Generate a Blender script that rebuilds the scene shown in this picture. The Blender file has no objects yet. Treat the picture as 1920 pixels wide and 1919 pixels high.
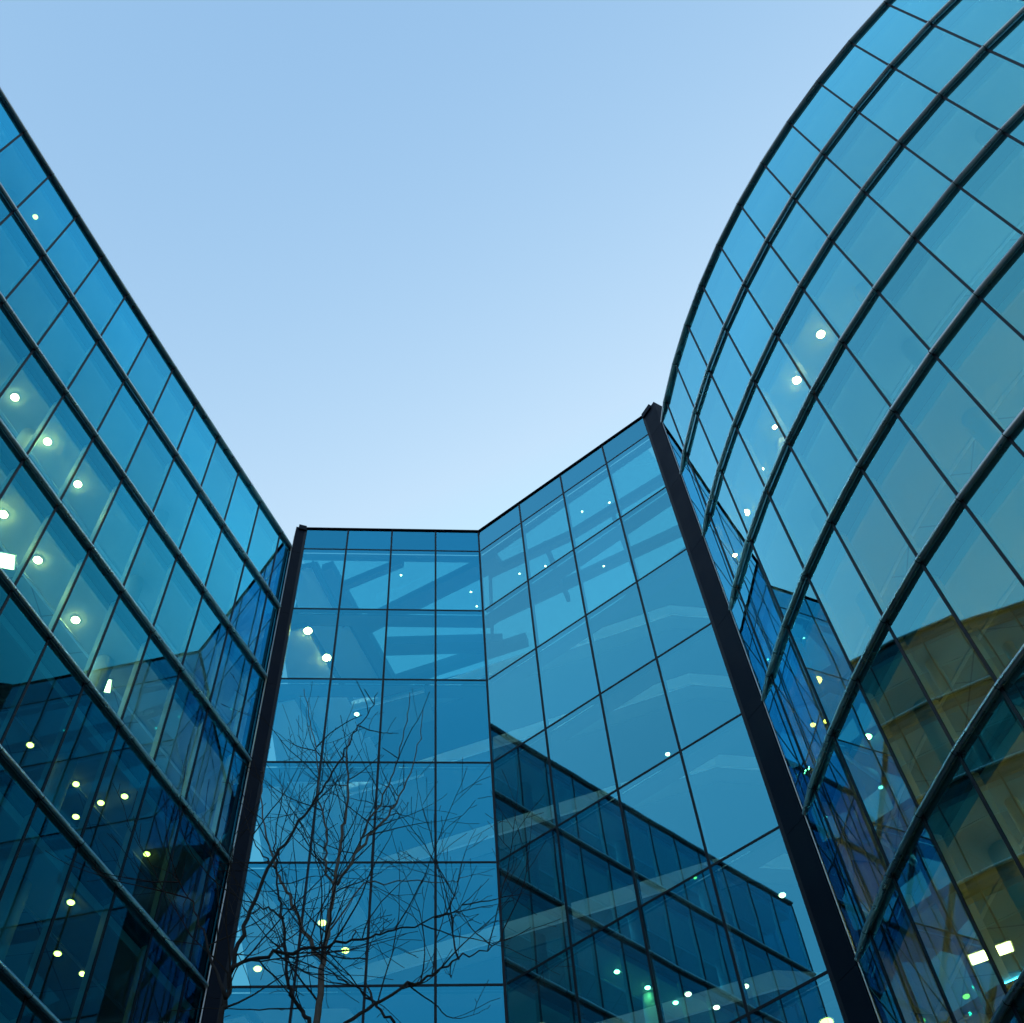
import bpy, math, random
from mathutils import Vector, Matrix, noise
random.seed(7)
C = bpy.context.scene.collection
SC = bpy.context.scene
S = 3.8            # one storey in metres
EYE = 1.6
R_ = math.radians

# ------------------------------------------------------------------ camera
pitch, roll = 1.0543, -0.10646
F = Vector((0, math.cos(pitch), math.sin(pitch)))
Rt = Vector((1, 0, 0)); Up = Rt.cross(F)
R2 = math.cos(roll)*Rt + math.sin(roll)*Up
U2 = -math.sin(roll)*Rt + math.cos(roll)*Up
cam_data = bpy.data.cameras.new('camera')
cam = bpy.data.objects.new('camera', cam_data); C.objects.link(cam)
cam.matrix_world = Matrix(((R2.x, U2.x, -F.x, 0), (R2.y, U2.y, -F.y, 0), (R2.z, U2.z, -F.z, EYE), (0, 0, 0, 1)))
cam_data.sensor_width = 36.0
cam_data.lens = 36.0*2368.17/1920
cam_data.clip_start = 0.05; cam_data.clip_end = 3000
SC.camera = cam

# ------------------------------------------------------------------ world (dusk, sun just down behind the glass hall)
W = bpy.data.worlds.new('World'); SC.world = W; W.use_nodes = True
nt = W.node_tree; nt.nodes.clear()
def N(nt, t, **kw):
    n = nt.nodes.new(t)
    for k, v in kw.items(): setattr(n, k, v)
    return n
SUN_EL, SUN_AZ = R_(3.0), R_(25)      # azimuth from +Y towards +X
sky = N(nt, 'ShaderNodeTexSky', sky_type='NISHITA', sun_disc=False, sun_elevation=SUN_EL, sun_rotation=SUN_AZ,
        air_density=1.2, dust_density=0.3, ozone_density=2.5)
out = N(nt, 'ShaderNodeOutputWorld'); bg = N(nt, 'ShaderNodeBackground')
# grade of the dusk sky, channel by channel (value at a reference sky brightness, exponent)
sep = N(nt, 'ShaderNodeSeparateColor'); com = N(nt, 'ShaderNodeCombineColor'); nt.links.new(sky.outputs[0], sep.inputs[0])
for ch, (ref, val, ex, top) in enumerate(((.173, .268, 1.9, .38), (.353, .432, 1.25, .56), (.62, .612, .65, .70))):
    m1 = N(nt, 'ShaderNodeMath', operation='DIVIDE'); m1.inputs[1].default_value = ref
    m2 = N(nt, 'ShaderNodeMath', operation='POWER'); m2.inputs[1].default_value = ex
    m3 = N(nt, 'ShaderNodeMath', operation='MULTIPLY'); m3.inputs[1].default_value = val
    m4 = N(nt, 'ShaderNodeMath', operation='MINIMUM'); m4.inputs[1].default_value = top
    nt.links.new(sep.outputs[ch], m1.inputs[0]); nt.links.new(m1.outputs[0], m2.inputs[0]); nt.links.new(m2.outputs[0], m3.inputs[0]); nt.links.new(m3.outputs[0], m4.inputs[0]); nt.links.new(m4.outputs[0], com.inputs[ch])
nt.links.new(com.outputs[0], bg.inputs[0])
bg.inputs[1].default_value = 0.15
nt.links.new(bg.outputs[0], out.inputs[0])
sun_d = bpy.data.lights.new('sun', 'SUN'); sun_d.energy = 0.05; sun_d.angle = R_(12); sun_d.color = (1, .82, .66)
sun = bpy.data.objects.new('sun', sun_d); C.objects.link(sun)
sun.rotation_euler = (R_(90)-SUN_EL, 0, R_(180)-SUN_AZ); sun.location = (0, 60, 60)
SC.view_settings.view_transform = 'Standard'; SC.view_settings.look = 'None'
SC.view_settings.exposure = 3.3; SC.view_settings.gamma = 1
SC.render.engine = 'CYCLES'
SC.cycles.use_denoising = True
SC.cycles.max_bounces = 14; SC.cycles.glossy_bounces = 8; SC.cycles.diffuse_bounces = 3
SC.cycles.transparent_max_bounces = 16; SC.cycles.sample_clamp_indirect = 6
SC.cycles.caustics_reflective = False

# ------------------------------------------------------------------ materials
def mat(name):
    m = bpy.data.materials.new(name); m.use_nodes = True; m.node_tree.nodes.clear()
    o = N(m.node_tree, 'ShaderNodeOutputMaterial'); return m, m.node_tree, o
def plain(name, col, rough=.6, metal=0., noise_s=0., noise_scale=3., spec=.5):
    m, t, o = mat(name); p = N(t, 'ShaderNodeBsdfPrincipled')
    p.inputs['Roughness'].default_value = rough; p.inputs['Metallic'].default_value = metal
    p.inputs['Specular IOR Level'].default_value = spec
    if noise_s:
        tc = N(t, 'ShaderNodeTexCoord'); nz = N(t, 'ShaderNodeTexNoise'); nz.inputs['Scale'].default_value = noise_scale
        nz.inputs['Detail'].default_value = 5
        mp = N(t, 'ShaderNodeMapRange'); mp.inputs[3].default_value = 1-noise_s; mp.inputs[4].default_value = 1+noise_s
        mx = N(t, 'ShaderNodeMix', data_type='RGBA', blend_type='MULTIPLY'); mx.inputs[0].default_value = 1
        mx.inputs[6].default_value = (*col, 1)
        t.links.new(tc.outputs['Object'], nz.inputs[0]); t.links.new(nz.outputs[0], mp.inputs[0])
        t.links.new(mp.outputs[0], mx.inputs[7]); t.links.new(mx.outputs[2], p.inputs['Base Color'])
        mr = N(t, 'ShaderNodeMapRange'); mr.inputs[3].default_value = max(0, rough-.12); mr.inputs[4].default_value = min(1, rough+.12)
        t.links.new(nz.outputs[0], mr.inputs[0]); t.links.new(mr.outputs[0], p.inputs['Roughness'])
    else: p.inputs['Base Color'].default_value = (*col, 1)
    t.links.new(p.outputs[0], o.inputs[0]); return m
def glass(name, refl, trans, a, b, pw, wave=.0016, cap=1.0):
    """coated solar glass: coloured mirror reflection growing with angle, coloured clear transmission behind it"""
    m, t, o = mat(name)
    lw = N(t, 'ShaderNodeLayerWeight'); lw.inputs[0].default_value = .5
    pwn = N(t, 'ShaderNodeMath', operation='POWER'); pwn.inputs[1].default_value = pw
    ml = N(t, 'ShaderNodeMath', operation='MULTIPLY_ADD', use_clamp=True); ml.inputs[1].default_value = b; ml.inputs[2].default_value = a
    t.links.new(lw.outputs['Facing'], pwn.inputs[0]); t.links.new(pwn.outputs[0], ml.inputs[0])
    gl = N(t, 'ShaderNodeBsdfGlossy'); gl.inputs['Roughness'].default_value = 0.0
    tr = N(t, 'ShaderNodeBsdfTransparent'); tr.inputs[0].default_value = (*trans, 1)
    # a slight colour difference from pane to pane
    oi = N(t, 'ShaderNodeObjectInfo'); mp = N(t, 'ShaderNodeMapRange'); mp.inputs[3].default_value = .88; mp.inputs[4].default_value = 1.07
    mx = N(t, 'ShaderNodeMix', data_type='RGBA', blend_type='MULTIPLY'); mx.inputs[0].default_value = 1; mx.inputs[6].default_value = (*refl, 1)
    t.links.new(oi.outputs['Random'], mp.inputs[0]); t.links.new(mp.outputs[0], mx.inputs[7])
    # towards grazing angles the coating's colour washes out, as in any real glass
    p5 = N(t, 'ShaderNodeMath', operation='POWER'); p5.inputs[1].default_value = 5; t.links.new(lw.outputs['Facing'], p5.inputs[0])
    wz = N(t, 'ShaderNodeMix', data_type='RGBA'); wz.inputs[7].default_value = (.62, .88, 1, 1)
    t.links.new(p5.outputs[0], wz.inputs[0]); t.links.new(mx.outputs[2], wz.inputs[6]); t.links.new(wz.outputs[2], gl.inputs[0])
    geo = N(t, 'ShaderNodeNewGeometry')
    nz = N(t, 'ShaderNodeTexNoise'); nz.inputs['Scale'].default_value = .55; nz.inputs['Detail'].default_value = 1.0
    bp = N(t, 'ShaderNodeBump'); bp.inputs['Strength'].default_value = 1; bp.inputs['Distance'].default_value = wave
    t.links.new(geo.outputs['Position'], nz.inputs[0]); t.links.new(nz.outputs[0], bp.inputs['Height'])
    t.links.new(bp.outputs[0], gl.inputs['Normal'])
    ms = N(t, 'ShaderNodeMixShader'); cp = N(t, 'ShaderNodeMath', operation='MINIMUM'); cp.inputs[1].default_value = cap; t.links.new(ml.outputs[0], cp.inputs[0]); t.links.new(cp.outputs[0], ms.inputs[0]); t.links.new(tr.outputs[0], ms.inputs[1]); t.links.new(gl.outputs[0], ms.inputs[2])
    t.links.new(ms.outputs[0], o.inputs[0]); return m
def emit(name, col, s):
    m, t, o = mat(name); e = N(t, 'ShaderNodeEmission'); e.inputs[0].default_value = (*col, 1); e.inputs[1].default_value = s
    t.links.new(e.outputs[0], o.inputs[0]); return m
def tiled_ceiling(name, col, line, size):
    m, t, o = mat(name); p = N(t, 'ShaderNodeBsdfPrincipled'); p.inputs['Roughness'].default_value = .85
    tc = N(t, 'ShaderNodeTexCoord'); br = N(t, 'ShaderNodeTexBrick'); br.offset = 0
    br.inputs['Color1'].default_value = (*col, 1); br.inputs['Color2'].default_value = (*[c*.93 for c in col], 1)
    br.inputs['Mortar'].default_value = (*line, 1); br.inputs['Scale'].default_value = 1; br.inputs['Mortar Size'].default_value = .015
    br.inputs['Brick Width'].default_value = size; br.inputs['Row Height'].default_value = size
    t.links.new(tc.outputs['Object'], br.inputs[0]); t.links.new(br.outputs[0], p.inputs['Base Color'])
    t.links.new(p.outputs[0], o.inputs[0]); return m
M = dict(
    glass_l=glass('blue_coated_glass', (.02, .64, .95), (.14, .38, .44), .03, 9.2, 6, cap=.64),
    glass_r=glass('cyan_coated_glass', (.19, .80, .96), (.24, .42, .38), .33, 5.4, 6, cap=.82),
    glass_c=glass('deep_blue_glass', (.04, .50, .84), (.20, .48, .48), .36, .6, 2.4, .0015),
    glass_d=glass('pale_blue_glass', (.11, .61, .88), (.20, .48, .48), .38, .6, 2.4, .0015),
    roofglass=None,
    rail=plain('brushed_grey_aluminium', (.42, .43, .47), .3, 1.0, .10, 3),
    joint=plain('black_joint', (.015, .015, .018), .6),
    bright=plain('bare_aluminium', (.55, .54, .58), .35, .6),
    gasket=plain('black_gasket', (.006, .010, .022), .5, spec=.15),
    clad=plain('dark_blue_cladding', (.003, .007, .020), .6, 0, .2, 1.2, .07),
    fin=plain('pale_painted_mullion', (.62, .58, .42), .5),
    slab=plain('concrete_slab_edge', (.16, .17, .17), .8, 0, .1, 2),
    carpet=plain('grey_carpet', (.22, .22, .21), .95, 0, .1, 4),
    ceil_edge=plain('white_perimeter_ceiling', (.72, .73, .72), .7, 0, .04, 1.5),
    ceil=tiled_ceiling('grey_ceiling_tiles', (.42, .44, .43), (.2, .2, .2), 1.2),
    column=plain('white_painted_column', (.75, .74, .68), .55, 0, .03, 2),
    beam=plain('grey_steel_beam', (.10, .11, .13), .6, .1, .1, 2),
    white=plain('white_fascia', (.78, .80, .80), .5, 0, .04, 1),
    wall=plain('grey_core_wall', (.3, .31, .32), .8, 0, .08, .6),
    roof=plain('grey_roofing', (.12, .12, .12), .9, 0, .1, 1),
    lamp=emit('warm_lamp', (1, .64, .16), 30.), lamp_small=emit('small_warm_lamp', (1, .92, .5), 2.5), lamp_dim=emit('dim_warm_lamp', (1, .74, .10), 2.4),
    strip=emit('cool_fill_emitter', (.62, .95, 1), 11.), fill_warm=emit('warm_fill_emitter', (1, .60, .11), 10.), fill_walk=emit('unseen_walkway_fill', (.85, .97, 1), 2.), fill_low=emit('faint_fill_emitter', (.8, .95, 1), .3),  # emitters for added, unseen fill strips in the wings and hall
    lamp_square=emit('panel_lamp', (1, .82, .26), 3.),
    bark_pale=plain('pale_grey_bark', (.09, .075, .07), .9, 0, .35, 30, .2),
    bark_dark=plain('dark_bark', (.016, .014, .016), .9, 0, .3, 30, .15),
    tower=plain('dark_brick', (.05, .05, .05), .85, 0, .15, .5), dark_window=plain('dark_window_glass', (.01, .014, .02), .15),
    ground=plain('grey_paving', (.2, .2, .19), .8, 0, .15, .8),
)
M['roofglass'] = glass('rooflight_glass', (.5, .7, .8), (.62, .86, .90), .06, .6, 4)

# ------------------------------------------------------------------ mesh helpers
class MB:
    def __init__(s): s.v = []; s.f = []
    def add(s, vs, fs):
        b = len(s.v); s.v += [tuple(v) for v in vs]; s.f += [tuple(b+i for i in f) for f in fs]; return s
    def prism(s, poly, z0, z1):
        n = len(poly)
        a = sum(poly[i][0]*poly[(i+1) % n][1]-poly[(i+1) % n][0]*poly[i][1] for i in range(n))
        if a < 0: poly = poly[::-1]
        vs = [(x, y, z0) for x, y in poly]+[(x, y, z1) for x, y in poly]
        fs = [tuple(range(n))[::-1], tuple(range(n, 2*n))]+[(i, (i+1) % n, n+(i+1) % n, n+i) for i in range(n)]
        return s.add(vs, fs)
    def strip(s, A, B, z0, z1):
        """solid ribbon between plan polylines A and B from z0 to z1"""
        n = len(A); vs = []
        for a, b in zip(A, B): vs += [(a[0], a[1], z0), (b[0], b[1], z0), (b[0], b[1], z1), (a[0], a[1], z1)]
        fs = []
        for i in range(n-1):
            p, q = 4*i, 4*i+4
            fs += [(p, p+1, q+1, q), (p+1, p+2, q+2, q+1), (p+2, p+3, q+3, q+2), (p+3, p, q, q+3)]
        fs += [(0, 3, 2, 1), (4*n-4, 4*n-3, 4*n-2, 4*n-1)]
        return s.add(vs, fs)
    def sweep(s, p, q, prof, side):
        """profile (outward, up) swept from p to q; side = unit vector pointing outward"""
        n = len(prof); vs = []
        for c in (p, q):
            for o, u in prof: vs.append((c[0]+side[0]*o, c[1]+side[1]*o, c[2]+u))
        fs = [(i, (i+1) % n, n+(i+1) % n, n+i) for i in range(n)]+[tuple(range(2*n, 3*n)), tuple(range(3*n, 4*n))[::-1]]
        return s.add(vs+vs, fs)
    def tube(s, pts, rad, n=6, cap=True):
        vs = []; prev = None
        for i, p in enumerate(pts):
            p = Vector(p); t = Vector(pts[min(i+1, len(pts)-1)])-Vector(pts[max(i-1, 0)])
            if t.length < 1e-9: t = Vector((0, 0, 1))
            t.normalize()
            if prev is None: a = t.orthogonal().normalized()
            else:
                a = prev-t*prev.dot(t)
                a = a.normalized() if a.length > 1e-6 else t.orthogonal().normalized()
            prev = a; b = t.cross(a); r = rad[i] if isinstance(rad, (list, tuple)) else rad
            for k in range(n):
                w = 2*math.pi*k/n; vs.append(p+a*(r*math.cos(w))+b*(r*math.sin(w)))
        fs = []
        for i in range(len(pts)-1):
            for k in range(n): fs.append((i*n+k, i*n+(k+1) % n, (i+1)*n+(k+1) % n, (i+1)*n+k))
        if cap: fs += [tuple(range(n))[::-1], tuple(range((len(pts)-1)*n, len(pts)*n))]
        return s.add(vs, fs)
    def build(s, name, m, parent=None, smooth=False):
        me = bpy.data.meshes.new(name); me.from_pydata(s.v, [], s.f); me.materials.append(m); me.update()
        if smooth: me.polygons.foreach_set('use_smooth', [True]*len(me.polygons))
        o = bpy.data.objects.new(name, me); C.objects.link(o)
        if parent is not None: o.parent = parent; o.matrix_parent_inverse = Matrix.Translation(parent.location).inverted()
        return o
def soft(o):
    for p in o.data.polygons: p.use_smooth = len(p.vertices) == 4
def thing(name, label, cat, loc=(0, 0, 0), group=None):
    o = bpy.data.objects.new(name, None); C.objects.link(o); o.location = loc
    o.empty_display_size = .2
    bpy.context.view_layer.update()
    o['label'] = label; o['category'] = cat
    if group: o['group'] = group
    return o
def tag(o, label, cat, group=None):
    o['label'] = label; o['category'] = cat
    if group: o['group'] = group

def proj(p):
    d = Vector(p)-Vector((0, 0, EYE)); w = d.dot(F)
    if w <= 0: return None
    return 960+2368.17*d.dot(R2)/w, 959.5-2368.17*d.dot(U2)/w
def in_frame(pts, m=0):
    q = [proj(p) for p in pts]
    if any(a is None for a in q): return False
    return max(a[0] for a in q) > -m and min(a[0] for a in q) < 1920+m and max(a[1] for a in q) > -m and min(a[1] for a in q) < 1919+m
def V2(a): return Vector((a[0], a[1]))
def arc(x, y, t, k, w, n):
    out = [V2((x, y))]
    for i in range(n): x += w*math.cos(t); y += w*math.sin(t); t += k; out.append(V2((x, y)))
    return out
def offset(A, d, side):
    """shift a plan polyline sideways; side 1 = to the right of its heading"""
    o = []
    for i in range(len(A)):
        t = (A[min(i+1, len(A)-1)]-A[max(i-1, 0)]).normalized(); o.append(A[i]+Vector((t.y, -t.x))*side*d)
    return o

# ------------------------------------------------------------------ the plan, from the photograph's perspective (metres)
ZTOP = 10.5558*S+EYE                       # parapet of the glass hall
Z1 = 10.184*S+EYE                          # its first transom
P0 = V2((-.34029*S, 6.17747*S))
tC, wC, tD, wD = 3.28417, .41761*S, -.56598, .49101*S
dC = V2((math.cos(tC), math.sin(tC))); dD = V2((math.cos(tD), math.sin(tD)))
CE, DE = P0+dC*4*wC, P0+dD*4*wD
ZL = 10.1770*S+EYE; ZR = 10.1154*S+EYE
AL = arc(-2.13652*S, 5.73644*S, -1.91352, .00222, .36483*S, 13)
AR = arc(1.44497*S, 4.80345*S, -1.31887, .05913, .3672*S, 17)
ENDL = V2((-2.081*S, 5.905*S)); ENDR = V2((1.418*S, 4.986*S))

ground = MB().add([(-400, -400, 0), (400, -400, 0), (400, 400, 0), (-400, 400, 0)], [(0, 1, 2, 3)]).build('ground', M['ground']); ground['kind'] = 'structure'

# ------------------------------------------------------------------ office wings with sunshade rails
RAIL = [(.004+.060*math.cos(a*math.pi/8), .058*math.sin(a*math.pi/8)) for a in range(16)]
def wing(name, label, A, side, Z0, END, gm, nstor=11, warm=()):
    base = A[len(A)//2]
    T = thing(name, label, 'building', (base.x, base.y, 0))
    inn = side
    first = A[0]+(A[0]-A[1])           # one more joint, hidden behind the corner post
    full = [first]+A
    G = offset(full, .070, inn)        # glass line
    zs = [Z0-k*S for k in range(nstor)]
    rest = MB()
    for k in range(nstor):
        zt = zs[k]; zb = zs[k+1] if k+1 < nstor else 0.0
        for i in range(len(G)-1):
            a, b = G[i], G[i+1]
            if i == 0: a = G[1]+(G[0]-G[1])*.62
            n = (b-a).normalized(); e = .02
            pa, pb = a+n*e, b-n*e
            nn = Vector((n.y, -n.x))
            j = [random.gauss(0, .0011) for _ in range(4)]
            q = [(pa.x+nn.x*j[0], pa.y+nn.y*j[0], zb+.02), (pb.x+nn.x*j[1], pb.y+nn.y*j[1], zb+.02), (pb.x+nn.x*j[2], pb.y+nn.y*j[2], zt-.02), (pa.x+nn.x*(j[0]-j[1]+j[2]), pa.y+nn.y*(j[0]-j[1]+j[2]), zt-.02)]
            if k < 8 and in_frame(q): MB().add(q, [(0, 1, 2, 3)]).build('glass_pane', gm, T)
            else: rest.add(q, [(0, 1, 2, 3)])
    r = rest.build('glass_pane_field', gm, T); r['kind'] = 'stuff'
    # sunshade rails, one per storey, in lengths between joints
    path = [END]+A
    for k in range(nstor):
        z = zs[k]; mb = MB(); jl = []; eb = MB()
        for i in range(len(path)-1):
            a, b = path[i], path[i+1]; d = (b-a).normalized(); o = Vector((-d.y, d.x))*side
            a3 = a+d*(.008 if i else 0.07); b3 = b-d*.008
            mb.sweep((a3.x, a3.y, z), (b3.x, b3.y, z), RAIL, o)
            if i and k < 8: jl.append(MB().sweep((a.x-d.x*.0085, a.y-d.y*.0085, z), (a.x+d.x*.0085, a.y+d.y*.0085, z), [(u*1.04, v*1.04) for u, v in RAIL], o))
            if i == 0: eb.sweep((a.x-d.x*.02, a.y-d.y*.02, z), (a3.x-d.x*.001, a3.y-d.y*.001, z), [(u*.9, v*.9) for u, v in RAIL], o)
        ro = mb.build('sunshade_rail', M['rail'], T); soft(ro)
        bpy.context.view_layer.update()
        for jb in jl:
            jo = jb.build('rail_joint', M['joint'], None); jo.parent = ro; jo.matrix_parent_inverse = ro.matrix_world.inverted()
        e2 = eb.build('rail_end_cap', M['bright'], None); e2.parent = ro; e2.matrix_parent_inverse = ro.matrix_world.inverted()
        # brackets back to the glass
        if k == 0:
            c = MB(); c.strip(offset(full, .02, inn), offset(full, .5, inn), z-.02, z+.035); c.build('roof_coping', M['rail'], T)
    bpy.context.view_layer.update()
    # mullions: black cap outside, pale fin inside
    for i in range(1, len(G)):
        a = G[i]; t = (G[min(i+1, len(G)-1)]-G[i-1]).normalized(); nn = Vector((t.y, -t.x))*inn
        def box(w, d0, d1, z0, z1, mb): return mb.prism([tuple(a-t*w/2+nn*d0), tuple(a+t*w/2+nn*d0), tuple(a+t*w/2+nn*d1), tuple(a-t*w/2+nn*d1)], z0, z1)
        box(.058, -.016, .02, 0, zs[0]-.02, MB()).build('mullion', M['gasket'], T)
        fb = MB()
        for k in range(min(8, nstor-1)): box(.055, .022, .17, zs[k+1]+.12, zs[k]-.45, fb)
        fb.build('mullion_fin', M['fin'], T)
    # floors
    for k in range(nstor):
        z = zs[k]
        o1 = offset(full, .10, inn); o2 = offset(full, .28, inn); o3 = offset(full, .42, inn); o4 = offset(full, 1.55, inn); o5 = offset(full, 1.63, inn); o6 = offset(full, 7.5, inn)
        sl = MB(); sl.strip(o2, o6, z-.33, z-.03); slab = sl.build('floor_slab', M['slab'] if k else M['roof'], T)
        cp = MB().strip(offset(full, .3, inn), offset(full, 7.49, inn), z-.028, z+.0).build('floor_finish', M['carpet'], T)
        if k == nstor-1: continue
        MB().strip(o1, offset(full, .275, inn), z-.20, z+.10).build('spandrel', M['slab'], T)
        MB().strip(o3, o4, z-.53, z-.50).build('perimeter_ceiling', M['ceil_edge'], T)
        MB().strip(o4, o5, z-.56, z-.40).build('ceiling_trim', M['white'], T)
        MB().strip(offset(full, .36, inn), offset(full, .415, inn), z-.60, z-.36).build('blind_box', M['white'], T)
        MB().strip(o5, o6, z-.44, z-.41).build('tiled_ceiling', M['ceil'], T)
    for k in range(min(8, nstor-1)):
        mm = M['strip'] if k < 4 else (M['fill_warm'] if k in warm else M['fill_low'])
        MB().strip(offset(full, 4.5, inn), offset(full, 4.65, inn), zs[k]-.50, zs[k]-.445).build('unseen_fill_strip', mm, T)  # added strip, hidden from the camera; its bounce brightens the ceilings
    # round columns and back wall
    H = offset(full, 1.25+.085, inn)
    for i in ((3, 6.65, 10) if side == 1 else (2, 5.5, 9, 12.5, 16)):
        i0 = int(i); p = H[i0+1].lerp(H[min(i0+2, len(H)-1)], i-i0)
        for k in range(8):
            MB().tube([(p.x, p.y, zs[k+1]+.001), (p.x, p.y, zs[k]-.52)], .24, 24).build('round_column', M['column'], T, True)
    MB().strip(offset(full, 7.52, inn), offset(full, 7.9, inn), 0, Z0-.05).build('core_wall', M['wall'], T)
    a, b = full[-1], offset(full, 7.9, inn)[-1]; d = (b-a).normalized(); e = Vector((-d.y, d.x))
    sg = 1 if e.dot(full[-1]-full[-2]) > 0 else -1
    e = e*sg
    a = a+d*.1
    MB().add([(*(a+e*.04), 0), (*(b+e*.04), 0), (*(b+e*.04), Z0-.02), (*(a+e*.04), Z0-.02)], [(0, 1, 2, 3)]).build('end_glazing', gm, T)
    for q in range(0, 7):
        c = a+d*(q*1.3)
        MB().prism([tuple(c+e*.045), tuple(c+d*.06+e*.045), tuple(c+d*.06+e*.09), tuple(c+e*.09)], 0, Z0).build('end_mullion', M['gasket'], T)
    # bright edge rod down the rail ends
    o = (END-A[0]).normalized()
    t0 = (G[1]-G[0]).normalized(); nn0 = Vector((t0.y, -t0.x))*inn
    p = END+o*.03
    MB().tube([(p.x, p.y, 0), (p.x, p.y, Z0+.05)], .022, 8).build('edge_rod', M['bright'], T, True)
    MB().prism([tuple(G[0]+nn0*.3), tuple(G[0]+(G[0]-G[1]).normalized()*.2+nn0*.3), tuple(G[0]+(G[0]-G[1]).normalized()*.2+nn0*8), tuple(G[0]+nn0*8)], 0, Z0-.04).build('party_wall', M['wall'], T)
    # dark return between glass and hall
    g = G[1]+(G[0]-G[1])*.62; n = (G[1]-G[0]).normalized(); nn = Vector((n.y, -n.x))*inn
    MB().prism([tuple(g), tuple(g-n*.12), tuple(g-n*.12+nn*.5), tuple(g+nn*.5)], 0, Z0).build('edge_post', M['clad'], T)
    return T
wing('straight_office_wing', 'straight glass office wing with sloping grey sunshade rails and deep blue panes', AL, 1, ZL, ENDL, M['glass_l'])
wing('curved_office_wing', 'curved convex glass office wing with bowed grey sunshade rails and cyan panes', AR, -1, ZR, ENDR, M['glass_r'], warm=(4, 5, 6, 7))

# ------------------------------------------------------------------ the flat glazed hall between the wings
H = thing('glazed_hall', 'folded flat glass hall with square panes and two dark corner posts', 'building', (P0.x, P0.y, 0))
rows = [ZTOP, Z1]+[Z1-k*S for k in range(1, 10)]+[0]
nC = Vector((dC.y, -dC.x)); nC = nC if nC.y > 0 else -nC       # into the building
nD = Vector((-dD.y, dD.x)); nD = nD if nD.y > 0 else -nD
def behind(d):
    cr = P0+(nC+nD).normalized()*d/math.cos((math.pi-abs(dC.angle_signed(dD)))/2)
    return [CE+nC*d, cr, DE+nD*d]
rest = MB()
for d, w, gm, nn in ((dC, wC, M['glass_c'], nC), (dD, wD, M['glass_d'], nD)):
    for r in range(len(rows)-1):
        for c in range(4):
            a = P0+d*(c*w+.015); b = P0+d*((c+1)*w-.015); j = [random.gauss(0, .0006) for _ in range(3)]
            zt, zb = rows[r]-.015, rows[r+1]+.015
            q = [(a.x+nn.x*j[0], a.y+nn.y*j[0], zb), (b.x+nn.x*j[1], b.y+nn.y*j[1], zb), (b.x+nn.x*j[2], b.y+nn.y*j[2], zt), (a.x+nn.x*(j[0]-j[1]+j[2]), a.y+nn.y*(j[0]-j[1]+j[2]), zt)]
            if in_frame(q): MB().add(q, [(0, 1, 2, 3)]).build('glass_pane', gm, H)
            else: rest.add(q, [(0, 1, 2, 3)])
    for c in range(0 if d is dC else 1, 4):
        p = P0+d*(c*w); hw = .031 if c else .05
        MB().prism([tuple(p-d*hw-nn*.012), tuple(p+d*hw-nn*.012), tuple(p+d*hw+nn*.16), tuple(p-d*hw+nn*.16)], 0, ZTOP-.03).build('mullion', M['gasket'], H)
    for r in range(1, len(rows)-1):
        a = P0+d*.052; b = P0+d*(4*w-.02); z = rows[r]
        MB().prism([tuple(a-nn*.009), tuple(b-nn*.009), tuple(b+nn*.14), tuple(a+nn*.14)], z-.031, z+.031).build('transom', M['gasket'], H)
r_ = rest.build('glass_pane_field', M['glass_c'], H); r_['kind'] = 'stuff'
MB().strip(behind(.12), behind(.16), Z1+.04, ZTOP-.04).build('parapet_backing', M['clad'], H)
# parapet capping
cap = MB(); ca = [CE, P0, DE]
cap.strip([CE-nC*.05, P0-(nC+nD)*.03, DE-nD*.05], [CE+nC*.35, P0+(nC+nD)*.2, DE+nD*.35], ZTOP-.028, ZTOP+.025); cap.build('parapet_capping', M['clad'], H)
# clad corner posts (in storey high panels) with their small stepped cap
def corner_post(E, d, nn, target):
    pm = MB(); tgt = target
    u = (tgt-E); L = u.length; u.normalize(); v = Vector((-u.y, u.x)); v = v if v.dot(nn) > 0 else -v
    a = E+u*.0; b = E+u*(L-.05)
    joints = [ZTOP-.03]+[Z1-.35-k*S for k in range(0, 10)]+[0]
    for i in range(len(joints)-1):
        pm.prism([tuple(a-v*.03), tuple(b-v*.03), tuple(b+v*.45), tuple(a+v*.45)], joints[i+1]+.006, joints[i]-.006)
    pm.build('corner_post', M['clad'], H)
    MB().prism([tuple(a-v*.02+u*.01), tuple(b-v*.02-u*.01), tuple(b+v*.4-u*.01), tuple(a+v*.4)], 0, ZTOP-.04).build('post_core', M['joint'], H)
    MB().prism([tuple(a-d*.06-v*.07), tuple(a+u*L*.62-v*.09), tuple(a+u*L*.62+v*.5), tuple(a-d*.06+v*.5)], ZTOP-.20, ZTOP+.08).build('post_cap', M['clad'], H)
    MB().prism([tuple(E+d*.005-nn*.025), tuple(E-d*.10-nn*.025), tuple(E-d*.10+nn*.1), tuple(E+d*.005+nn*.1)], 0, ZTOP-.05).build('edge_trim', M['gasket'], H)
corner_post(CE, dC, nC, ENDL); corner_post(DE, dD, nD, ENDR)

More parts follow.
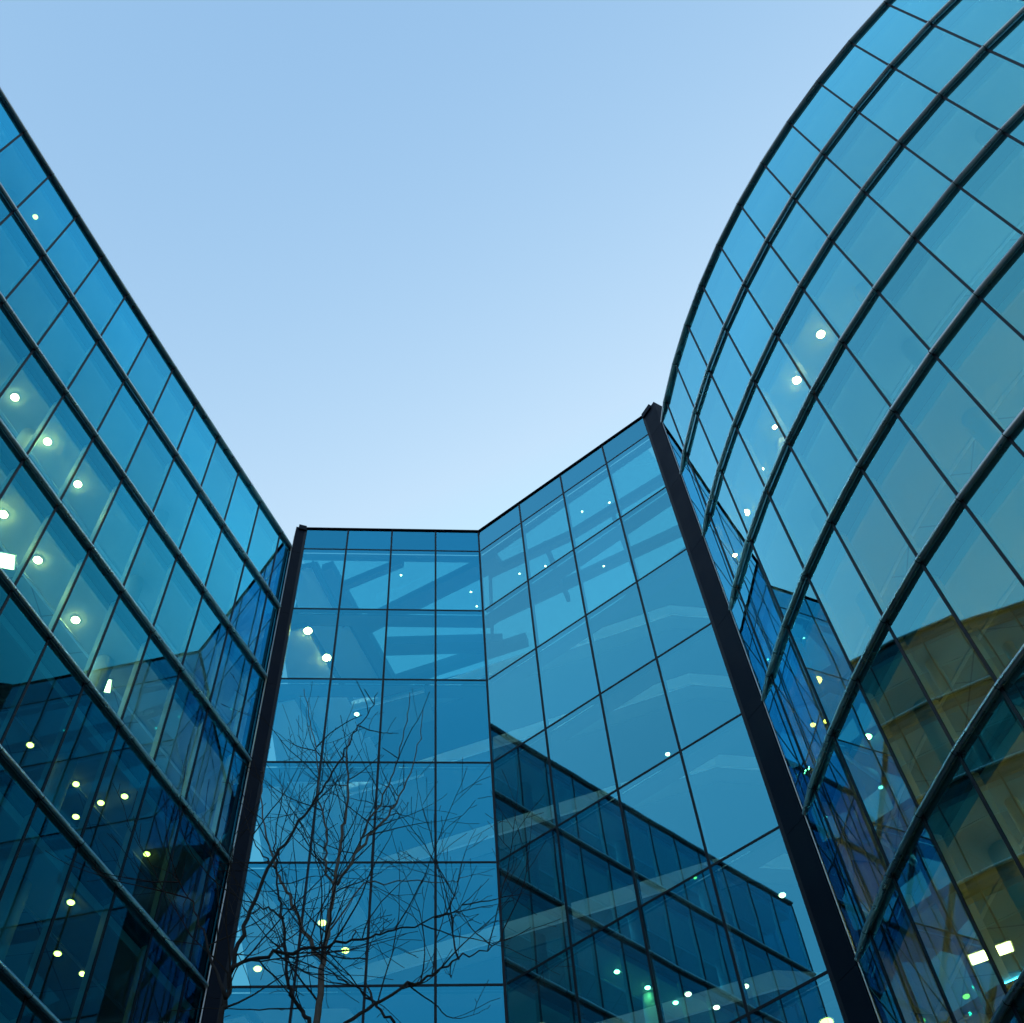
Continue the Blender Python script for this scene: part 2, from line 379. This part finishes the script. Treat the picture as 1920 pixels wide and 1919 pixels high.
# --- inside the hall.  local frame: u along the first face from CE, v behind it
uC = (P0-CE).normalized(); vC = nC
def loc(u, v): p = CE+uC*u+vC*v; return (p.x, p.y)
def band(pts, d0, d1, z0, z1, mb=None):
    """ribbon of plan thickness d0..d1 to the left of a local polyline"""
    P = [V2(loc(*p)) for p in pts]; mb = mb or MB(); return mb.strip(offset(P, d0, -1), offset(P, d1, -1), z0, z1)
GL = [CE, P0, DE]
for k in range(1, 9):
    z = Z1-(k-1)*S
    A_, B_ = behind(.17), behind(.62 if k > 1 else .42)
    MB().strip(A_, B_, z-.10, z-.04).build('edge_walkway', M['beam'], H)
for k in range(1, 8):
    z = Z1-k*S
    MB().strip(behind(.40), behind(.50), z-.038, z-.015).build('unseen_walkway_fill', M['fill_walk'], H)  # added on top of the walkway, out of sight, to light the fascias
# gallery slabs with white fascia
FL = [(2.5, 4.1), (9.5, 1.15), (12.6, -.2), (14.4, -.05)]
for k in range(1, 8):
    z = Z1-k*S
    band(FL, 0, .08, z-.30, z+.18).build('gallery_fascia', M['white'], H)
    P = [V2(loc(*p)) for p in FL]
    far = [V2(loc(4.6, 13)), V2(loc(11.4, 11)), V2(loc(15.4, 9)), V2(loc(18.5, 7))]
    MB().strip(offset(P, .08, -1), far, z-.28, z-.02).build('gallery_slab', M['slab'], H)
    MB().strip(offset(P, .6, -1), [p+V2((0, -.05)) for p in far], z-.36, z-.30).build('gallery_soffit', M['beam'], H)
    if k in (2, 3):
        band([(2.2, .95), (4.4, .2)], 0, .1, z-.25, z+.15).build('bridge_fascia', M['white'], H)
        band([(2.2, 1.0), (4.4, .25)], .1, 1.2, z-.2, z-.05).build('bridge_deck', M['slab'], H)
# side floors next to the straight wing
for k in range(0, 8):
    z = Z1-k*S
    MB().prism([loc(-.3, .7), loc(.55, .5), loc(2.9, 5.6), loc(4.4, 13), loc(.6, 13)], z-.3, z-.02).build('landing_slab', M['slab'], H)
    MB().prism([loc(-.28, .75), loc(.5, .55), loc(2.8, 5.6), loc(4.2, 12.9), loc(.65, 12.9)], z-.34, z-.302).build('landing_ceiling', M['ceil_edge'], H)
# roof: steel beams under rooflight glass
zr = Z1-.35
def beam(p, q, w, h=.5, z=zr):
    a, b = V2(loc(*p)), V2(loc(*q)); d = (b-a).normalized(); n = Vector((-d.y, d.x))*w/2
    MB().prism([tuple(a-n), tuple(b-n), tuple(b+n), tuple(a+n)], z-h, z).build('roof_beam', M['beam'], H)
beam((.95, -.0+.35), (3.35, 5.7), .42, .5)
beam((.45, .35), (1.5, 2.9), .10, .3)
beam((1.2, 1.35), (3.6, .15), .2, .4, zr-.01)
beam((2.2, 2.9), (7.0, -.05), .55, .45, zr-.012)
beam((3.0, 3.75), (7.3, 3.55), .5, .5, zr-.014)
beam((3.2, 5.45), (8.2, 3.4), .35, .45, zr-.016)
beam((6.7, .55), (9.4, -1.0), .22, .4, zr-.018); beam((9.4, -1.0), (13.2, -3.9), .22, .4, zr-.02)
beam((6.9, 3.2), (6.7, .3), .12, .4, zr-.022); beam((9.6, 1.6), (8.6, -.7), .14, .4, zr-.024); beam((12.0, .6), (10.8, -2.2), .14, .4, zr-.026)
beam((7.0, 2.4), (13.8, -1.6), .28, .4, zr-.03)
MB().prism([loc(.1, .3), loc(6.4, .3), loc(11.9, -4.4), loc(14.5, -1.2), loc(9.5, 4.2), loc(3.1, 6.3)], zr+.02, zr+.05).build('rooflight_glass', M['roofglass'], H)
MB().prism([loc(3.1, 6.3), loc(9.5, 4.2), loc(14.5, -1.2), loc(19, 7), loc(12, 12), loc(-.5, 13), loc(-.5, 3), loc(.4, .4)], zr+.06, zr+.3).build('hall_roof', M['roof'], H)
MB().strip([V2(loc(-.6, 13.1)), V2(loc(12, 13.1)), V2(loc(19.5, 7))], [V2(loc(-.6, 13.4)), V2(loc(12.1, 13.4)), V2(loc(19.8, 7.2))], 0, Z1-.3).build('core_wall', M['wall'], H)

# ------------------------------------------------------------------ two guessed towers behind the camera, added for the dark reflections
def tower(name, label, x, y, w, d, h, ang):
    T = thing(name, label, 'building', (x, y, 0), 'added towers mirrored in the glass'); c, s_ = math.cos(ang), math.sin(ang)
    def q(W, D, ox=0, oy=0): return [(x+c*(a+ox)-s_*(b+oy), y+s_*(a+ox)+c*(b+oy)) for a, b in ((-W, -D), (W, -D), (W, D), (-W, D))]
    MB().prism(q(w/2, d/2), 0, h).build('wall', M['tower'], T)
    MB().prism(q(w/2+.4, d/2+.4), h+.002, h+.8).build('roof', M['roof'], T)
    MB().prism(q(w/5, d/5), h+.802, h+4).build('roof_plant_room', M['tower'], T)
    for k in range(1, int(h/3.6)): MB().prism(q(w/2+.04, d/2+.04), k*3.6+.9, k*3.6+2.6).build('window_band', M['dark_window'], T)
tower('added_dark_tower', 'added dark tower mirrored low in the curved wing beside the dark post', -32, -29, 15, 15, 88, .5)
tower('added_dark_tower', 'added dark tower mirrored low in the straight wing beside the rail ends', 38, -26, 18, 15, 84, -.6)

# ------------------------------------------------------------------ lit lamps
def lamp_round(x, y, z, r, label, group, m='lamp'):
    T = thing('ceiling_lamp', label, 'ceiling lamp', (x, y, z), group)
    n = 16; rr = r*1.28
    vs = [(x+rr*math.cos(2*math.pi*i/n), y+rr*math.sin(2*math.pi*i/n), zz) for zz in (z-.018, z) for i in range(n)]
    MB().add(vs, [tuple(range(n))[::-1]]+[(i, (i+1) % n, n+(i+1) % n, n+i) for i in range(n)]).build('lamp_rim', M['white'], T)
    mb = MB(); vs = []; rings = 4
    for j in range(rings):
        a = j/(rings)*math.pi/2; vs += [(x+r*math.cos(a)*math.cos(2*math.pi*i/n), y+r*math.cos(a)*math.sin(2*math.pi*i/n), z-.019-r*.45*math.sin(a)) for i in range(n)]
    vs.append((x, y, z-.019-r*.45))
    fs = [(j*n+i, (j+1)*n+i, (j+1)*n+(i+1) % n, j*n+(i+1) % n) for j in range(rings-1) for i in range(n)]
    fs += [((rings-1)*n+i, rings*n, (rings-1)*n+(i+1) % n) for i in range(n)]
    mb.add(vs, fs).build('lamp_dome', M[m], T)
def lamp_square(x, y, z, w, l, ang, label, group):
    T = thing('ceiling_light_panel', label, 'light panel', (x, y, z), group)
    c, s = math.cos(ang), math.sin(ang)
    def q(W, L): return [(x+c*a-s*b, y+s*a+c*b) for a, b in ((-W, -L), (W, -L), (W, L), (-W, L))]
    MB().prism(q(w/2+.03, l/2+.03), z-.03, z).build('panel_frame', M['white'], T)
    MB().prism(q(w/2, l/2), z-.045, z-.031).build('panel_diffuser', M['lamp_square'], T)
ORD = ['first', 'second', 'third', 'fourth', 'fifth', 'sixth', 'seventh', 'eighth', 'ninth', 'tenth', 'eleventh', 'twelfth', 'thirteenth']
def cz(Z0, k): return Z0-k*S-.531
LL = {2: [(-12.47, 12.39), (-11.99, 13.73), (-11.54, 15.07)], 3: [(-12.04, 13.78), (-11.59, 15.12), (-11.15, 16.95)],
      4: [(-11.45, 17.75), (-10.74, 19.02), (-10.32, 19.66), (-11.0, 20.0), (-9.73, 19.54), (-9.65, 21.4)], 5: [(-9.88, 18.95), (-10.54, 20.37), (-10.18, 21.05)], 0: [(-13.31, 9.77)]}  # fifth and sixth row lamps are added for likely reflections of lamps elsewhere
nth = {0: 'top', 1: 'second', 2: 'third', 3: 'fourth', 4: 'fifth', 5: 'sixth', 6: 'seventh'}
for k, l in LL.items():
    for i, (x, y) in enumerate(l):
        wh = 'only' if len(l) == 1 else ORD[i]
        lamp_round(x, y, cz(ZL, k), .095 if k in (2, 3) else .075, f'{wh} round lamp light from the left in the {nth[k]} row of the straight wing',
                   'round ceiling lamps in the straight wing', 'lamp' if k in (2, 3) else 'lamp_dim')
LR = {2: [(8.44, 12.93), (7.84, 14.16), (7.27, 15.47), (6.92, 16.73), (6.49, 18.04), (6.17, 19.4)], 4: [(6.49, 18.11), (6.42, 19.4), (6.72, 19.33)], 5: [(6.93, 16.84)]}
for k, l in LR.items():
    for i, (x, y) in enumerate(l):
        wh = 'only' if len(l) == 1 else ORD[len(l)-1-i] if k == 2 else ORD[i]
        lamp_round(x, y, cz(ZR, k), .1 if (k, i) in ((2, 0), (2, 1), (2, 4), (4, 0)) else .06, f'{wh} round lamp from the dark post in the {nth[k]} row of the curved wing',
                   'round ceiling lamps in the curved wing', 'lamp' if k == 2 else 'lamp_dim')
lamp_square(-12.35, 15.04, cz(ZL, 3), .4, .4, R_(20), 'square lit light panel at the left frame edge in the straight wing', 'square light panels in the straight wing')
lamp_square(-10.99, 19.0, cz(ZL, 3), .4, .4, R_(20), 'square lit light panel over the reflected dark roofline in the straight wing', 'square light panels in the straight wing')
lamp_square(7.60, 18.58, cz(ZR, 6)+.08, .26, .75, R_(70), 'long lit light panel low in the warm rooms of the curved wing', 'light panels in the curved wing')
HLm = [(0, [(-4.13, 23.57), (-1.76, 24.58), (-1.62, 25.22), (-2.55, 25.55), (.03, 24.03), (.97, 23.83), (1.93, 23.63), (2.41, 21.78), (3.37, 21.54), (3.03, 24.09)], .035),
       (1, [(-7.09, 23.28), (-6.66, 24.43)], .12), (2, [(-5.37, 23.95)], .07),
       (4, [(-5.93, 24.55), (-5.51, 25.63), (-7.86, 25.96)], .1), (3, [(3.58, 23.52)], .06), (5, [(4.92, 21.16), (4.12, 23.93), (2.81, 23.99), (3.45, 24.54)], .07), (6, [(4.83, 20.46)], .12), (5, [(-.58, 24.58)], .12)]  # first lamp of the sixth row stands in for a reflection of the straight wing
cnt = {}
for k, l, r in HLm:
    for (x, y) in l:
        i = cnt.get(k, 0); cnt[k] = i+1
        if k == 0: lab = f'{ORD[i]} tiny lit spot lamp among the roof beams of the glass hall'
        else: lab = f'{ORD[i]} round lit lamp from the left in the hall\'s {nth[k]} tall row of panes'
        lamp_round(x, y, Z1-k*S-.2-(.66 if k == 0 else .15), r, lab, 'lamps in the glass hall', 'lamp_small' if r < .08 else ('lamp' if k == 1 else 'lamp_dim'))

# ------------------------------------------------------------------ bare trees
def ray(u, v):
    d = F+R2*((u-960)/2368.17)-U2*((v-959.5)/2368.17); return d
def at(zx, zy, dist):
    d = ray(380+zx/3, 1279+zy/3); k = dist/math.hypot(d.x, d.y); return Vector((0, 0, EYE))+d*k
def grow(mb, p, d, L, r, depth, rng):
    n = max(3, int(L/.09)); pts = [p.copy()]; rad = [r]; dd = d.normalized()
    for i in range(n):
        if p.z > 10.6: n = len(pts)-1; break
        dd = (dd+Vector((rng.gauss(0, .10), rng.gauss(0, .10), rng.gauss(.035, .08)))).normalized()
        p = p+dd*(L/n); pts.append(p.copy()); rad.append(max(.0020, r*(1-.75*(i+1)/n)))
    if len(pts) < 3: return
    mb.tube(pts, rad, 4 if depth else 5, False)
    if depth > 0:
        s = 1
        for i in range(1, n):
            if rng.random() < (.33 if depth > 1 else .26):
                s = -s; t = (pts[i+1]-pts[i]).normalized(); a = t.orthogonal().normalized(); a.rotate(Matrix.Rotation(rng.uniform(0, 6.28), 3, t))
                nd = (t*rng.uniform(.7, 1.1)+a*rng.uniform(.5, .9)+Vector((0, 0, .12)))
                grow(mb, pts[i], nd, L*rng.uniform(.28, .6)*(1-.45*i/n), rad[i]*.6, depth-1, rng)
def tree(label, limbs, bark, base_r, seed, twig=1.0):
    rng = random.Random(seed)
    first = limbs[0]
    p0 = at(*first[0][0], first[1]); base = Vector((p0.x*.96, p0.y*1.0, 0))
    T = thing('bare_tree', label, 'tree', base, 'bare winter trees in the courtyard')
    tm = MB(); cm = MB()
    for li, (px, d0, d1, r0, r1, tw) in enumerate(limbs):
        pts = [at(x, y, d0+(d1-d0)*i/(len(px)-1)) for i, (x, y) in enumerate(px)]
        # refine with small wobble
        fine = []
        for i in range(len(pts)-1):
            for j in range(4):
                q = pts[i].lerp(pts[i+1], j/4)
                if fine or j: q = q+Vector((rng.gauss(0, .006), rng.gauss(0, .012), rng.gauss(0, .006)))
                fine.append(q)
        fine.append(pts[-1]); n = len(fine)
        rad = [r0+(r1-r0)*i/(n-1) for i in range(n)]
        if li == 0:
            lo = [base+(fine[0]-base)*(j/6)+Vector((math.sin(j)*.03, 0, 0)) for j in range(6)]
            tm.tube(lo+fine, [base_r+(r0-base_r)*j/6 for j in range(6)]+rad, 10)
        else: tm.tube(fine, rad, 8)
        step = .55/tw if tw else 99
        for i in range(2, n-1):
            if tw and rng.random() < .42*tw:
                t = (fine[i+1]-fine[i-1]).normalized(); a = t.orthogonal().normalized(); a.rotate(Matrix.Rotation(rng.uniform(0, 6.28), 3, t))
                nd = t*rng.uniform(.6, 1.0)+a*rng.uniform(.5, 1.0)+Vector((0, 0, .1))
                grow(cm, fine[i], nd, rng.uniform(.6, 1.5), max(.0052, rad[i]*.42), 2, rng)
        grow(cm, fine[-1], fine[-1]-fine[-3], .35, r1, 1, rng)
    tm.build('trunk', bark, T, True); cm.build('crown', M['bark_dark'], T)
tree('pale grey bare tree with a slim forked trunk near the middle of the hall glass', [
    ([(640, 1919), (660, 1700), (680, 1580), (690, 1480), (715, 1350), (745, 1150), (760, 1000), (795, 830), (815, 680), (822, 560), (808, 430), (825, 320)], 7.3, 7.6, .024, .005, 1.0),
    ([(680, 1580), (620, 1500), (560, 1380), (500, 1240), (440, 1120), (405, 1020), (370, 920), (340, 780), (328, 620), (345, 480)], 7.35, 7.9, .016, .004, 1.1),
    ([(745, 1150), (700, 1080), (690, 960), (700, 860), (680, 740), (645, 640), (655, 520), (630, 360), (600, 180), (570, 40)], 7.45, 7.2, .010, .003, .8),
    ([(760, 1140), (860, 960), (950, 850), (1030, 770), (1090, 690), (1130, 600), (1180, 470), (1220, 320), (1240, 160)], 7.45, 8.1, .013, .003, .9),
    ([(860, 960), (930, 800), (1000, 680), (1060, 540), (1100, 420), (1150, 220), (1165, 60)], 7.6, 7.3, .009, .003, .7),
    ([(700, 1420), (860, 1360), (1050, 1300)][0:1]+[(900, 1130), (1150, 1120), (1400, 1120), (1500, 1090)], 7.4, 8.2, .007, .002, .5)],
    M['bark_pale'], .075, 3)
tree('dark bare tree leaning in from the lower left corner of the hall glass', [
    ([(100, 1919), (130, 1780), (165, 1620), (200, 1480), (270, 1280), (360, 1050), (430, 950), (540, 790), (640, 650), (730, 510), (800, 380), (860, 270), (930, 180), (985, 60)], 6.3, 7.0, .017, .003, .8),
    ([(165, 1620), (220, 1570), (400, 1535), (600, 1500), (700, 1478), (900, 1450), (1000, 1410), (1150, 1380), (1300, 1340), (1420, 1290), (1500, 1220)], 6.35, 7.3, .013, .003, .9),
    ([(130, 1780), (60, 1600), (0, 1400), (-60, 1250), (-160, 1100)], 6.3, 6.9, .011, .003, .7)],
    M['bark_dark'], .07, 11)
tree('dark bare tree with a curved trunk left of the pale one', [
    ([(600, 1919), (560, 1860), (500, 1760), (475, 1660), (462, 1500), (455, 1330), (430, 1220), (410, 1050), (405, 900), (440, 720), (450, 600)], 6.8, 7.2, .014, .003, .7),
    ([(455, 1330), (400, 1280), (330, 1260), (240, 1230), (150, 1150)], 6.9, 7.4, .009, .002, .7),
    ([(410, 1050), (360, 1000), (290, 900), (240, 760)], 7.0, 7.3, .008, .002, .7)],
    M['bark_dark'], .06, 23)
tree('dark bare tree with long low boughs reaching right towards the fold of the hall', [
    ([(800, 1919), (960, 1810), (1150, 1710), (1300, 1640), (1440, 1560), (1560, 1510), (1700, 1455)], 6.0, 6.9, .011, .003, .6),
    ([(960, 1810), (920, 1700), (915, 1560), (960, 1440)], 6.2, 6.6, .008, .002, .6),
    ([(1440, 1560), (1400, 1420), (1400, 1260), (1430, 1160)], 6.6, 6.9, .007, .002, .6),
    ([(1080, 1919), (980, 1830), (860, 1710), (740, 1640)], 6.3, 6.6, .009, .004, .5)],
    M['bark_dark'], .06, 31)
